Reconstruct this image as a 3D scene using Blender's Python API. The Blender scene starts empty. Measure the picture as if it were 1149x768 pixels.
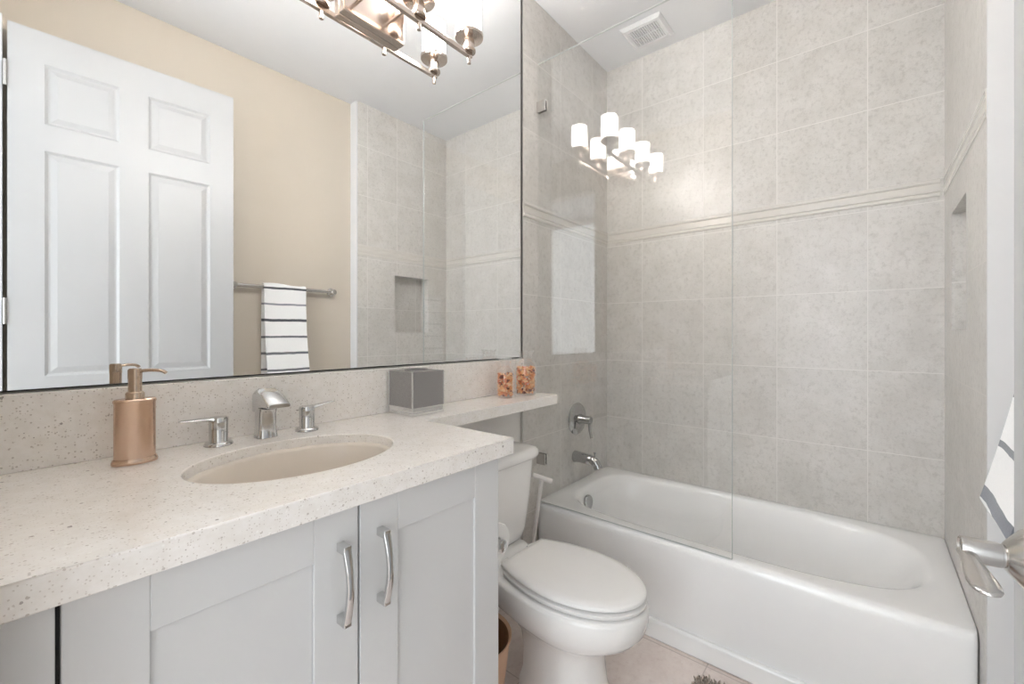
import bpy, bmesh, math, random
from mathutils import Vector, Matrix
random.seed(7)
PI = math.pi
SC = bpy.context.scene
COL = SC.collection

# ------------------------------------------------------------------ camera, world, lights, exposure
cam_d = bpy.data.cameras.new('camera'); cam = bpy.data.objects.new('camera', cam_d); COL.objects.link(cam)
SC.camera = cam
YAW = math.radians(39.755); HCAM = 1.16
cam.location = (0, 0, HCAM)
cam.rotation_euler = (PI/2, 0, -(PI/2 - YAW))
cam_d.sensor_width = 36.0; cam_d.lens = 36.0*484.0/1149.0
cam_d.shift_y = -(384.0-375.2)/1149.0
cam_d.clip_start = 0.02; cam_d.clip_end = 50

SC.view_settings.view_transform = 'Standard'; SC.view_settings.look = 'None'
SC.view_settings.gamma = 1.0; SC.view_settings.use_curve_mapping = False
SC.view_settings.exposure = 1.40
BULB = 8.5            # radiance of the glowing shades
BULB_W = 4.9           # the bulb inside each shade
SIDE_W = 10.0
HALL_W = 17.0          # daylight standing in the hall behind the camera
world = bpy.data.worlds.new('world'); SC.world = world; world.use_nodes = True
world.node_tree.nodes['Background'].inputs[0].default_value = (0.80, 0.88, 1.0, 1)
world.node_tree.nodes['Background'].inputs[1].default_value = 0.5
SC.cycles.max_bounces = 14; SC.cycles.diffuse_bounces = 8; SC.cycles.glossy_bounces = 8
SC.cycles.transparent_max_bounces = 16; SC.cycles.sample_clamp_indirect = 6.0

def area(name, loc, rot, sx, sy, w, col):
    d = bpy.data.lights.new(name, 'AREA'); d.shape = 'RECTANGLE'; d.size = sx; d.size_y = sy
    d.energy = w; d.color = col
    o = bpy.data.objects.new(name, d); COL.objects.link(o); o.location = loc; o.rotation_euler = rot
    return o
area('hall_daylight', (-1.75, 0.2, 1.35), (0, -PI/2, 0), 2.5, 2.7, HALL_W, (0.86, 0.94, 1.0))
area('hall_side_fill', (-1.60, 0.85, 1.45), (0, -PI/2, -math.radians(6)), 2.2, 1.2, SIDE_W, (0.86, 0.94, 1.0))  # unseen fill panel added at the side of the hall, not a window

# ------------------------------------------------------------------ materials
def lin(c):
    c = c/255.0
    return c/12.92 if c <= 0.04045 else ((c+0.055)/1.055)**2.4
def rgb(r, g, b): return (lin(r), lin(g), lin(b), 1.0)

class NT:
    def __init__(s, name):
        s.m = bpy.data.materials.new(name); s.m.use_nodes = True
        s.t = s.m.node_tree; s.b = s.t.nodes['Principled BSDF']; s.out = s.t.nodes['Material Output']
    def n(s, typ, **kw):
        x = s.t.nodes.new(typ)
        for k, v in kw.items(): setattr(x, k, v)
        return x
    def l(s, a, b): s.t.links.new(a, b)
    def math(s, op, a, b=None, c=None, clamp=False):
        x = s.n('ShaderNodeMath', operation=op, use_clamp=clamp)
        for i, v in enumerate((a, b, c)):
            if v is None: continue
            if isinstance(v, (int, float)): x.inputs[i].default_value = v
            else: s.l(v, x.inputs[i])
        return x.outputs[0]
    def mix(s, fac, a, b):
        x = s.n('ShaderNodeMix', data_type='RGBA')
        for sock, v in ((x.inputs[0], fac), (x.inputs[6], a), (x.inputs[7], b)):
            if isinstance(v, (int, float, tuple)): sock.default_value = v
            else: s.l(v, sock)
        return x.outputs[2]
    def noise(s, vec, scale, detail=4.0, rough=0.6):
        x = s.n('ShaderNodeTexNoise'); x.inputs['Scale'].default_value = scale
        x.inputs['Detail'].default_value = detail; x.inputs['Roughness'].default_value = rough
        s.l(vec, x.inputs['Vector']); return x.outputs[0]
    def obj(s): return s.n('ShaderNodeTexCoord').outputs['Object']
    def ramp(s, fac, lo, hi):
        x = s.n('ShaderNodeMapRange'); x.inputs[1].default_value = lo; x.inputs[2].default_value = hi
        s.l(fac, x.inputs[0]); return x.outputs[0]
    def bump(s, h, strength, dist):
        x = s.n('ShaderNodeBump'); x.inputs['Strength'].default_value = strength; x.inputs['Distance'].default_value = dist
        s.l(h, x.inputs['Height']); s.l(x.outputs[0], s.b.inputs['Normal'])

def plain(name, col, rough=0.5, metal=0.0, var=0.02, vscale=8.0, spec=0.5, coat=0.0):
    k = NT(name); v = k.obj()
    n = k.noise(v, vscale, 3)
    lo = tuple(max(0, c*(1-var)) for c in col[:3])+(1,); hi = tuple(min(1, c*(1+var)) for c in col[:3])+(1,)
    k.l(k.mix(n, lo, hi), k.b.inputs['Base Color'])
    k.b.inputs['Roughness'].default_value = rough; k.b.inputs['Metallic'].default_value = metal
    k.b.inputs['Specular IOR Level'].default_value = spec
    k.b.inputs['Coat Weight'].default_value = coat
    return k.m

def tile_mat(name, axis, origin, spacing, c1, c2, c3, grout, rough=0.30):
    k = NT(name); o = k.obj(); sp = k.n('ShaderNodeSeparateXYZ'); k.l(o, sp.inputs[0])
    U = sp.outputs['XYZ'.index(axis)]; Z = sp.outputs[2]
    def mask(val, org, w, hw):
        a = k.math('DIVIDE', k.math('SUBTRACT', val, org), w)
        f = k.math('ABSOLUTE', k.math('SUBTRACT', k.math('FRACT', k.math('ADD', a, 0.5)), 0.5))
        return k.math('LESS_THAN', f, hw/w)
    mu = mask(U, origin, spacing, 0.0016)
    up = k.math('GREATER_THAN', Z, 1.72)
    z2 = k.math('SUBTRACT', Z, k.math('MULTIPLY', up, 0.0869))
    mz = mask(z2, 1.0095, 0.3293, 0.0016)
    g = k.math('MAXIMUM', mu, mz)
    # a tone of its own for every tile
    iu = k.math('FLOOR', k.math('DIVIDE', k.math('SUBTRACT', U, origin), spacing))
    iz = k.math('FLOOR', k.math('DIVIDE', k.math('SUBTRACT', z2, 1.0095), 0.3293))
    cb = k.n('ShaderNodeCombineXYZ'); k.l(iu, cb.inputs[0]); k.l(iz, cb.inputs[1])
    wn = k.n('ShaderNodeTexWhiteNoise'); k.l(cb.outputs[0], wn.inputs['Vector'])
    va = k.n('ShaderNodeVectorMath', operation='ADD'); k.l(o, va.inputs[0])
    sc = k.n('ShaderNodeVectorMath', operation='SCALE'); k.l(wn.outputs['Color'], sc.inputs[0]); sc.inputs['Scale'].default_value = 7.0
    k.l(sc.outputs[0], va.inputs[1]); vv = va.outputs[0]
    n1 = k.noise(vv, 9, 6, 0.65); n2 = k.noise(vv, 55, 8, 0.75); n3 = k.noise(vv, 150, 4, 0.7)
    col = k.mix(k.ramp(n1, 0.35, 0.68), c1, c2)
    col = k.mix(k.math('MULTIPLY', k.ramp(n2, 0.50, 0.68), 0.75), col, c3)
    col = k.mix(k.math('MULTIPLY', k.ramp(n3, 0.52, 0.70), 0.35), col, c3)
    tone = k.math('ADD', k.math('MULTIPLY', wn.outputs['Value'], 0.05), 0.975)
    hs = k.n('ShaderNodeHueSaturation'); k.l(tone, hs.inputs['Value']); k.l(col, hs.inputs['Color'])
    k.l(k.mix(g, hs.outputs[0], grout), k.b.inputs['Base Color'])
    k.l(k.math('ADD', k.math('MULTIPLY', g, 0.35), k.math('ADD', rough-0.05, k.math('MULTIPLY', n2, 0.1))), k.b.inputs['Roughness'])
    h = k.math('SUBTRACT', k.math('MULTIPLY', n2, 0.12), k.math('MULTIPLY', g, 1.0))
    k.bump(h, 0.5, 0.0008)
    return k.m

T1, T2, T3, TG = rgb(200,197,192), rgb(212,209,205), rgb(174,170,165), rgb(222,219,215)
M = {}
M['tile_back'] = tile_mat('tile_back', 'Y', 0.010, 0.322, T1, T2, T3, TG)
M['tile_side'] = tile_mat('tile_side', 'X', 1.812, 0.322, T1, T2, T3, TG)
M['tile_right'] = tile_mat('tile_right', 'X', 1.842-0.322*0, 0.234, T1, T2, T3, TG)
M['bullnose'] = tile_mat('bullnose', 'X', 1.595, 5.0, T1, T2, T3, TG)
M['border'] = plain('border', rgb(212,208,202), 0.18, var=0.05, vscale=60)
M['white_wall'] = plain('white_wall', rgb(226,224,221), 0.6)
M['ceiling'] = plain('ceiling', rgb(222,223,225), 0.7)
M['beige'] = plain('beige', rgb(198,189,176), 0.6)
M['trim'] = plain('trim', rgb(214,215,217), 0.4)
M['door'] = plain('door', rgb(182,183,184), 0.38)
M['cabinet'] = plain('cabinet', rgb(212,213,214), 0.38)
M['dark'] = plain('dark', rgb(40,38,37), 0.6)
M['porcelain'] = plain('porcelain', rgb(245,244,243), 0.12, spec=0.5, coat=0.3)
M['tub'] = plain('tub', rgb(243,243,243), 0.16, spec=0.5, coat=0.2)
M['basin'] = plain('basin', rgb(226,218,208), 0.12)
M['seat'] = plain('seat', rgb(240,239,238), 0.25)
M['chrome'] = plain('chrome', (0.64,0.64,0.64,1), 0.08, 1.0)
M['dark_chrome'] = plain('dark_chrome', (0.46,0.46,0.46,1), 0.10, 1.0)
M['nickel_warm_reflect'] = plain('nickel_warm_reflect', (0.62,0.53,0.47,1), 0.17, 1.0)  # brown tint painted in for warm reflections on the nickel
M['satin'] = plain('satin', (0.62,0.60,0.58,1), 0.22, 1.0)
M['nickel'] = plain('nickel', (0.70,0.66,0.62,1), 0.16, 1.0)
M['copper'] = plain('copper', rgb(216,188,168), 0.26, 1.0)
M['pump'] = plain('pump', rgb(196,176,158), 0.22, 1.0)
M['mirror'] = plain('mirror', (0.93,0.94,0.94,1), 0.0, 1.0, var=0.0)
M['paper'] = plain('paper', rgb(240,240,239), 0.9)
M['plastic'] = plain('plastic', rgb(228,224,221), 0.35)
M['bin'] = plain('bin', rgb(196,160,132), 0.5)
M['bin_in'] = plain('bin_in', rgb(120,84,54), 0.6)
M['light_block'] = plain('light_block', rgb(238,236,232), 0.6)  # plain white for the added caps that block light above the shades
M['vent'] = plain('vent', rgb(216,216,217), 0.45)
M['vent_dark'] = plain('vent_dark', rgb(150,150,150), 0.8)

def emit(name, col, s, clear=0.0):
    k = NT(name)
    k.b.inputs['Base Color'].default_value = (0.9,0.88,0.85,1); k.b.inputs['Roughness'].default_value = 0.4
    v = k.obj(); n = k.noise(v, 30, 2)
    k.l(k.mix(n, col, tuple(min(1,c*1.02) for c in col[:3])+(1,)), k.b.inputs['Emission Color'])
    k.b.inputs['Emission Strength'].default_value = s
    if clear > 0:
        tr = k.n('ShaderNodeBsdfTransparent'); mx = k.n('ShaderNodeMixShader'); mx.inputs[0].default_value = clear
        k.l(k.b.outputs[0], mx.inputs[1]); k.l(tr.outputs[0], mx.inputs[2]); k.l(mx.outputs[0], k.out.inputs[0])
    return k.m
M['glow'] = emit('glow', (1.0, 0.99, 0.975, 1), BULB, 0.36)
M['hall_lamp'] = emit('hall_lamp', (1, 0.97, 0.93, 1), 12)

def glass_mat(name, tint, f0=0.045, rough=0.0, pw=5.0):
    k = NT(name); k.t.nodes.remove(k.b)
    lw = k.n('ShaderNodeLayerWeight'); lw.inputs['Blend'].default_value = 0.5
    p = k.math('POWER', lw.outputs['Facing'], pw)
    fr = k.math('ADD', k.math('MULTIPLY', p, 1-f0), f0)
    tr = k.n('ShaderNodeBsdfTransparent'); tr.inputs[0].default_value = tint
    gl = k.n('ShaderNodeBsdfGlossy'); gl.inputs['Roughness'].default_value = rough
    gl.inputs[0].default_value = (1,1,1,1)
    mx = k.n('ShaderNodeMixShader'); k.l(fr, mx.inputs[0]); k.l(tr.outputs[0], mx.inputs[1]); k.l(gl.outputs[0], mx.inputs[2])
    k.l(mx.outputs[0], k.out.inputs[0])
    return k.m
M['glass'] = glass_mat('glass', (0.994,0.996,0.995,1))
M['glass_edge'] = plain('glass_edge', rgb(190,195,194), 0.15)
M['jar'] = glass_mat('jar', (0.972,0.965,0.96,1), 0.09, 0.04, 2.2)
M['sleeve'] = glass_mat('sleeve', (0.97,0.97,0.97,1), 0.05)

def quartz():
    k = NT('quartz'); o = k.obj()
    n = k.noise(o, 40, 6, 0.7)
    col = k.mix(k.ramp(n, 0.35, 0.65), rgb(235,231,226), rgb(244,241,238))
    def specks(col, scale, thr, size, c, seed):
        ad = k.n('ShaderNodeVectorMath', operation='ADD'); ad.inputs[1].default_value = (seed, seed*2, seed*3); k.l(o, ad.inputs[0])
        v = k.n('ShaderNodeTexVoronoi'); v.inputs['Scale'].default_value = scale; k.l(ad.outputs[0], v.inputs['Vector'])
        sp = k.n('ShaderNodeSeparateXYZ'); k.l(v.outputs['Color'], sp.inputs[0])
        a = k.math('LESS_THAN', sp.outputs[0], thr)
        s2 = k.math('MULTIPLY', sp.outputs[1], size)
        b = k.math('LESS_THAN', v.outputs['Distance'], s2)
        return k.mix(k.math('MULTIPLY', k.math('MULTIPLY', a, b), 0.66), col, c)
    col = specks(col, 330, 0.30, 0.50, rgb(205,197,190), 1.3)
    col = specks(col, 230, 0.16, 0.48, rgb(182,172,164), 4.1)
    col = specks(col, 170, 0.028, 0.46, rgb(140,130,124), 7.7)
    col = specks(col, 110, 0.010, 0.42, rgb(108,100,96), 2.9)
    col = specks(col, 260, 0.10, 0.5, rgb(250,248,245), 9.9)
    k.l(col, k.b.inputs['Base Color']); k.b.inputs['Roughness'].default_value = 0.16
    return k.m
M['quartz'] = quartz()

def floor_mat():
    k = NT('floor_stone'); o = k.obj()
    n1 = k.noise(o, 7, 6, 0.65); n2 = k.noise(o, 45, 7, 0.7)
    col = k.mix(k.ramp(n1, 0.32, 0.68), rgb(222,209,203), rgb(236,226,220))
    col = k.mix(k.math('MULTIPLY', k.ramp(n2, 0.5, 0.7), 0.6), col, rgb(208,192,185))
    sp = k.n('ShaderNodeSeparateXYZ'); k.l(o, sp.inputs[0])
    def mask(val, org, w, hw):
        a = k.math('DIVIDE', k.math('SUBTRACT', val, org), w)
        f = k.math('ABSOLUTE', k.math('SUBTRACT', k.math('FRACT', k.math('ADD', a, 0.5)), 0.5))
        return k.math('LESS_THAN', f, hw/w)
    g = k.math('MAXIMUM', mask(sp.outputs[0], 1.13, 0.46, 0.002), mask(sp.outputs[1], 0.90, 0.46, 0.002))
    k.l(k.mix(g, col, rgb(198,186,179)), k.b.inputs['Base Color'])
    k.b.inputs['Roughness'].default_value = 0.4
    k.bump(n2, 0.2, 0.001)
    return k.m
M['floor'] = floor_mat()

def towel_mat():
    k = NT('towel_cotton'); o = k.obj(); sp = k.n('ShaderNodeSeparateXYZ'); k.l(o, sp.inputs[0]); Z = sp.outputs[2]
    col = rgb(240,240,240)
    wv = k.math('MULTIPLY', k.math('SUBTRACT', k.noise(o, 9, 2), 0.5), 0.012)
    Zw = k.math('ADD', Z, wv)
    n = k.noise(o, 260, 3); colsock = k.mix(n, rgb(232,232,232), rgb(246,246,246))
    for zc, hw, c in TOWEL_STRIPES:
        m = k.math('LESS_THAN', k.math('ABSOLUTE', k.math('SUBTRACT', Zw, zc-TOWEL_Z0)), hw)
        colsock = k.mix(m, colsock, c)
    k.l(colsock, k.b.inputs['Base Color']); k.b.inputs['Roughness'].default_value = 0.95
    k.b.inputs['Sheen Weight'].default_value = 0.3
    k.bump(n, 0.5, 0.002)
    return k.m
TOWEL_Z0 = 1.435
g1, g2 = rgb(112,115,120), rgb(84,87,92)
TOWEL_STRIPES = [(1.424,0.006,g2),(1.333,0.0055,rgb(150,152,160)),(1.241,0.0075,g2),(1.144,0.006,g1),(1.050,0.007,g1),(0.957,0.006,g1),(0.862,0.012,rgb(106,109,118))]
M['towel'] = towel_mat()

def speck_mat(name, cols, scale=60, rough=0.8):
    k = NT(name); o = k.obj()
    v = k.n('ShaderNodeTexVoronoi'); v.inputs['Scale'].default_value = scale; k.l(o, v.inputs['Vector'])
    sp = k.n('ShaderNodeSeparateXYZ'); k.l(v.outputs['Color'], sp.inputs[0])
    r = k.n('ShaderNodeValToRGB'); r.color_ramp.interpolation = 'CONSTANT'
    e = r.color_ramp.elements
    while len(e) < len(cols): e.new(0.5)
    for i, c in enumerate(cols): e[i].position = i/len(cols); e[i].color = c
    k.l(sp.outputs[0], r.inputs[0]); k.l(r.outputs[0], k.b.inputs['Base Color'])
    k.b.inputs['Roughness'].default_value = rough
    return k.m
M['potpourri'] = speck_mat('potpourri', [rgb(240,186,132), rgb(230,160,102), rgb(246,212,170), rgb(232,144,96), rgb(248,222,186), rgb(220,140,94), rgb(242,192,140), rgb(130,72,56), rgb(244,204,158)], 75)
M['shag'] = speck_mat('shag', [rgb(168,156,146), rgb(196,184,174), rgb(146,134,126), rgb(212,202,192), rgb(180,166,156)], 160, 0.95)

# ------------------------------------------------------------------ mesh helpers
ROOT = {}
def build(name, bm, mat, parent=None, smooth=True, bevel=0.0, seg=2, loc=None, angle=40):
    """links ONE mesh object; bm is in room coordinates. top-level: origin at loc"""
    me = bpy.data.meshes.new(name)
    if parent is not None: off = Vector(ROOT[parent.name])
    else: off = Vector(loc) if loc is not None else Vector((0,0,0))
    bmesh.ops.translate(bm, verts=bm.verts, vec=-off)
    bmesh.ops.recalc_face_normals(bm, faces=bm.faces)
    bm.to_mesh(me); bm.free()
    mats = mat if isinstance(mat, (list, tuple)) else [mat]
    for m_ in mats: me.materials.append(M[m_] if isinstance(m_, str) else m_)
    o = bpy.data.objects.new(name, me); COL.objects.link(o)
    if parent is not None: o.parent = parent
    else: o.location = off
    ROOT[o.name] = off
    if smooth:
        me.polygons.foreach_set('use_smooth', [True]*len(me.polygons))
        me.set_sharp_from_angle(angle=math.radians(angle))
    if bevel > 0:
        b = o.modifiers.new('bevel', 'BEVEL'); b.width = bevel; b.segments = seg; b.limit_method = 'ANGLE'; b.angle_limit = math.radians(40)
    return o
def empty(name, loc):
    o = bpy.data.objects.new(name, None); COL.objects.link(o); o.location = loc; o.empty_display_size = 0.05
    ROOT[o.name] = Vector(loc); return o
def tag(o, label=None, cat=None, group=None, kind=None):
    if label: o['label'] = label
    if cat: o['category'] = cat
    if group: o['group'] = group
    if kind: o['kind'] = kind
    return o
def B(): return bmesh.new()
def box(bm, x0, x1, y0, y1, z0, z1, mi=0):
    vs = [bm.verts.new((x, y, z)) for x in (x0, x1) for y in (y0, y1) for z in (z0, z1)]
    for f in ((0,1,3,2),(4,6,7,5),(0,4,5,1),(2,3,7,6),(0,2,6,4),(1,5,7,3)):
        fc = bm.faces.new([vs[i] for i in f]); fc.material_index = mi
    return vs
def quad(bm, *ps, mi=0):
    f = bm.faces.new([bm.verts.new(p) for p in ps]); f.material_index = mi; return f
def loft(bm, rings, cap0=True, cap1=True, closed=True, mi=0):
    R = [[bm.verts.new(p) for p in r] for r in rings]
    n = len(R[0])
    for a, b in zip(R, R[1:]):
        for i in range(n if closed else n-1):
            j = (i+1) % n
            f = bm.faces.new((a[i], a[j], b[j], b[i])); f.material_index = mi
    if cap0: bm.faces.new(list(reversed(R[0]))).material_index = mi
    if cap1: bm.faces.new(R[-1]).material_index = mi
    return R
def frame_of(d):
    d = Vector(d).normalized(); u = d.cross(Vector((0,0,1)))
    if u.length < 1e-4: u = Vector((1,0,0))
    u.normalize(); return d, u, d.cross(u).normalized()
def lathe(bm, o, axis, prof, n=32, cap0=True, cap1=True, mi=0, sx=1.0, sy=1.0):
    """prof: (radius, distance along axis)"""
    d, u, v = frame_of(axis); o = Vector(o)
    rings = [[o + d*h + u*(r*sx*math.cos(2*PI*i/n)) + v*(r*sy*math.sin(2*PI*i/n)) for i in range(n)] for r, h in prof]
    return loft(bm, rings, cap0, cap1, mi=mi)
def tube(bm, pts, r, n=14, caps=True, mi=0, flat=None):
    pts = [Vector(p) for p in pts]; rs = r if isinstance(r, (list, tuple)) else [r]*len(pts)
    rings = []; pu = None
    for i, p in enumerate(pts):
        a = pts[max(0, i-1)]; b = pts[min(len(pts)-1, i+1)]
        d, u, v = frame_of(b-a)
        if pu is not None:
            u = (pu - d*pu.dot(d)).normalized(); v = d.cross(u).normalized()
        pu = u
        ru, rv = rs[i] if isinstance(rs[i], tuple) else (rs[i], rs[i])
        rings.append([p + u*(ru*math.cos(2*PI*k/n)) + v*(rv*math.sin(2*PI*k/n)) for k in range(n)])
    return loft(bm, rings, caps, caps, mi=mi)
def smoothpts(pts, n=6):
    P_ = [Vector(p) for p in pts]; out = []
    for i in range(len(P_)-1):
        p0, p1, p2, p3 = P_[max(0,i-1)], P_[i], P_[i+1], P_[min(len(P_)-1,i+2)]
        for k in range(n):
            t = k/n
            out.append(0.5*((2*p1) + (p2-p0)*t + (2*p0-5*p1+4*p2-p3)*t*t + (3*p1-p0-3*p2+p3)*t**3))
    out.append(P_[-1]); return out

# ------------------------------------------------------------------ the room
XB, YV, YT, YR, YBG, ZC = 2.306, 1.2, 1.191, -0.215, -0.29, 2.700
TILE0 = 1.507
def struct(name, bm, mat, **kw):
    o = build(name, bm, mat, smooth=kw.pop('smooth', False), **kw); o['kind'] = 'structure'
    if 'label' in kw: pass
    return o
bm = B(); box(bm, -1.9, XB+0.12, -1.2, 1.9, -0.1, 0.0); tag(struct('floor', bm, 'floor'), 'pinkish beige stone tile floor', 'floor')
bm = B(); box(bm, -0.12, XB+0.12, -0.41, YV+0.12, ZC, ZC+0.1); tag(struct('ceiling', bm, 'ceiling'), 'flat white ceiling over the whole bathroom', 'ceiling')
bm = B(); box(bm, -0.12, TILE0, YV, YV+0.12, 0, ZC); tag(struct('wall_vanity', bm, 'white_wall'), 'painted wall behind the vanity and the toilet', 'wall')
bm = B(); box(bm, TILE0, XB+0.12, YT, YV+0.12, 0, ZC, 0)
tag(struct('wall_faucet', bm, 'tile_side'), 'grey stone tiled wall carrying the tub faucet', 'wall')
bm = B(); box(bm, XB, XB+0.12, YR-0.2, YT, 0, ZC); tag(struct('wall_back', bm, 'tile_back'), 'grey stone tiled wall along the long side of the tub', 'wall')
# niche wall
NX0, NX1, NZ0, NZ1, ND, TR0 = 1.825, 2.124, 1.172, 1.577, 0.09, 1.535
bm = B()
box(bm, TR0, NX0, YR-0.2, YR, 0, ZC); box(bm, NX1, XB, YR-0.2, YR, 0, ZC)
box(bm, NX0, NX1, YR-0.2, YR, 0, NZ0); box(bm, NX0, NX1, YR-0.2, YR, NZ1, ZC)
box(bm, NX0, NX1, YR-0.2, YR-ND, NZ0, NZ1)
tag(struct('wall_right_tiled', bm, 'tile_right'), 'grey stone tiled wall with a recessed niche at the tub end', 'wall')
bm = B(); box(bm, -0.12, TR0, YBG-0.12, YBG, 0, ZC); tag(struct('wall_right', bm, 'beige'), 'beige painted wall carrying the towel bar', 'wall')
bm = B(); box(bm, TR0-0.008, TR0-0.0005, YBG+0.0005, YR, 0, ZC-0.0005)
tag(struct('trim_1', bm, 'trim'), 'pale vertical end strip where the tile meets the beige wall', 'trim')
DZ = 2.385
bm = B()
box(bm, -0.12, 0, 0.60, YV, 0, ZC); box(bm, -0.12, 0, YBG, -0.195, 0, ZC); box(bm, -0.12, 0, -0.195, 0.60, DZ, ZC)
tag(struct('wall_left', bm, 'beige'), 'wall with the doorway beside the vanity', 'wall')
bm = B(); box(bm, 0.0005, 0.022, -0.275, -0.199, 0, DZ+0.02)
tag(struct('trim_2', bm, 'trim', bevel=0.003), 'white door casing beside the door hinges', 'trim')
# hall behind the camera
bm = B()
box(bm, -1.9, -1.8, -1.2, 1.9, 0, 2.7); box(bm, -1.8, -0.12, 1.8, 1.9, 0, 2.7); box(bm, -1.8, -0.12, -1.2, -1.1, 0, 2.7)
tag(struct('wall_hall', bm, 'white_wall'), 'plain hall walls beyond the doorway', 'wall')
bm = B(); box(bm, -1.9, -0.12, -1.2, 1.9, 2.7, 2.8); tag(struct('ceiling_hall', bm, 'ceiling'), 'white hall ceiling beyond the doorway', 'ceiling')

# tile border: two pencil lines with a flat strip between them
def border(name, p0, p1, nrm, label, proud=1.0):
    bm = B(); p0 = Vector(p0); p1 = Vector(p1); n = Vector(nrm)
    prof = []
    def pencil(z0, z1, h, m=7):
        zc_, hz = (z0+z1)/2, (z1-z0)/2
        return [(h*math.sin(PI*i/m), zc_-hz*math.cos(PI*i/m)) for i in range(m+1)]
    prof = pencil(1.685, 1.704, 0.006) + [(0.003, 1.7055), (0.003, 1.7345)] + pencil(1.736, 1.755, 0.006)
    rings = [[p + n*(h*proud+0.0003) + Vector((0,0,z)) for h, z in prof] for p in (p0, p1)]
    loft(bm, rings, True, True, closed=True)
    tag(struct(name, bm, 'border', smooth=True, angle=50), label, 'trim')
border('trim_3', (TILE0+0.001, YT, 0), (XB-0.001, YT, 0), (0,-1,0), 'pencil tile border on the faucet wall')
border('trim_4', (XB, YT-0.012, 0), (XB, YR+0.012, 0), (-1,0,0), 'pencil tile border along the long tub wall')
border('trim_5', (XB-0.001, YR, 0), (TR0+0.001, YR, 0), (0,1,0), 'pencil tile border above the niche', 0.4)
bm = B(); box(bm, TILE0-0.0045, TILE0-0.0005, YT-0.001, YV-0.0005, 0, ZC-0.001)
tag(struct('trim_6', bm, 'satin'), 'thin metal edge of the tile beside the mirror', 'trim')

# ------------------------------------------------------------------ bathtub
def srect(cx, cy, hx, hy, n, z, N=96):
    out = []
    for i in range(N):
        t = 2*PI*i/N; c_, s_ = math.cos(t), math.sin(t)
        out.append(Vector((cx+hx*math.copysign(abs(c_)**(2/n), c_), cy+hy*math.copysign(abs(s_)**(2/n), s_), z)))
    return out
def tubring(x0, x1, y0, y1, n0, n1, z, N=112, k=0.5):
    """superellipse whose -Y end (towards the niche) has exponent n0 and whose faucet end n1"""
    cx, hx = (x0+x1)/2, (x1-x0)/2; cy = y0+(y1-y0)*k; out = []
    for i in range(N):
        t = 2*PI*i/N; c_, s_ = math.cos(t), math.sin(t); n = n1 if s_ > 0 else n0
        hy = (y1-cy) if s_ > 0 else (cy-y0)
        out.append(Vector((cx+hx*math.copysign(abs(c_)**(2/n), c_), cy+hy*math.copysign(abs(s_)**(2/n), s_), z)))
    return out
tub = empty('bathtub', (1.95, 0.49, 0)); tag(tub, 'white alcove bathtub behind the glass panel', 'bathtub')
TX0, TX1, TY0, TY1, RZ = 1.606, XB-0.0015, YR+0.0015, YT-0.0015, 0.388
bm = B()
def trect(x0, z, n=60.0): return tubring(x0, TX1, TY0, TY1, n, n, z)
rings = [tubring(TX0+0.012, TX1, TY0, TY1, 60, 60, 0.075), tubring(TX0+0.006, TX1, TY0, TY1, 60, 60, 0.20), tubring(TX0, TX1, TY0, TY1, 60, 60, 0.350),
         tubring(TX0+0.001, TX1, TY0, TY1, 60, 60, 0.366), tubring(TX0+0.006, TX1, TY0, TY1, 60, 60, 0.379), tubring(TX0+0.014, TX1, TY0, TY1, 60, 60, 0.386),
         tubring(TX0+0.024, TX1-0.004, TY0+0.004, TY1-0.004, 50, 50, RZ),
         tubring(1.664, 2.268, -0.158, 1.126, 3.2, 4.5, RZ), tubring(1.673, 2.261, -0.149, 1.117, 3.1, 4.4, RZ-0.0022), tubring(1.682, 2.255, -0.140, 1.109, 3.05, 4.3, RZ-0.008),
         tubring(1.690, 2.249, -0.130, 1.102, 3.0, 4.2, RZ-0.018), tubring(1.700, 2.240, -0.110, 1.094, 2.9, 4.0, 0.345),
         tubring(1.712, 2.228, -0.060, 1.084, 2.8, 3.8, 0.270), tubring(1.722, 2.218, 0.0, 1.072, 2.8, 3.6, 0.190),
         tubring(1.736, 2.204, 0.060, 1.056, 2.8, 3.4, 0.125), tubring(1.760, 2.180, 0.11, 1.030, 2.8, 3.2, 0.092),
         tubring(1.800, 2.140, 0.17, 0.985, 2.8, 3.0, 0.080)]
loft(bm, rings, False, True)
build('shell', bm, 'tub', tub, angle=60)
bm = B(); box(bm, TX0-0.004, TX0+0.03, TY0, TY1, 0.0005, 0.0745)
build('foot_strip', bm, 'tub', tub, bevel=0.008, seg=3)
bm = B(); lathe(bm, (1.893, 1.0895, 0.322), (0,-1,0.10), [(0.0,0.0),(0.034,0.0),(0.036,0.003),(0.036,0.012),(0.033,0.016),(0.012,0.018),(0.0,0.018)], 32, False, False)
build('overflow_plate', bm, 'dark_chrome', tub)
bm = B(); lathe(bm, (1.95, 0.93, 0.0805), (0,0,1), [(0.0,0.0),(0.03,0.0),(0.03,0.003),(0.02,0.005),(0.0,0.005)], 24, False, False)
build('drain', bm, 'satin', tub)

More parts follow.
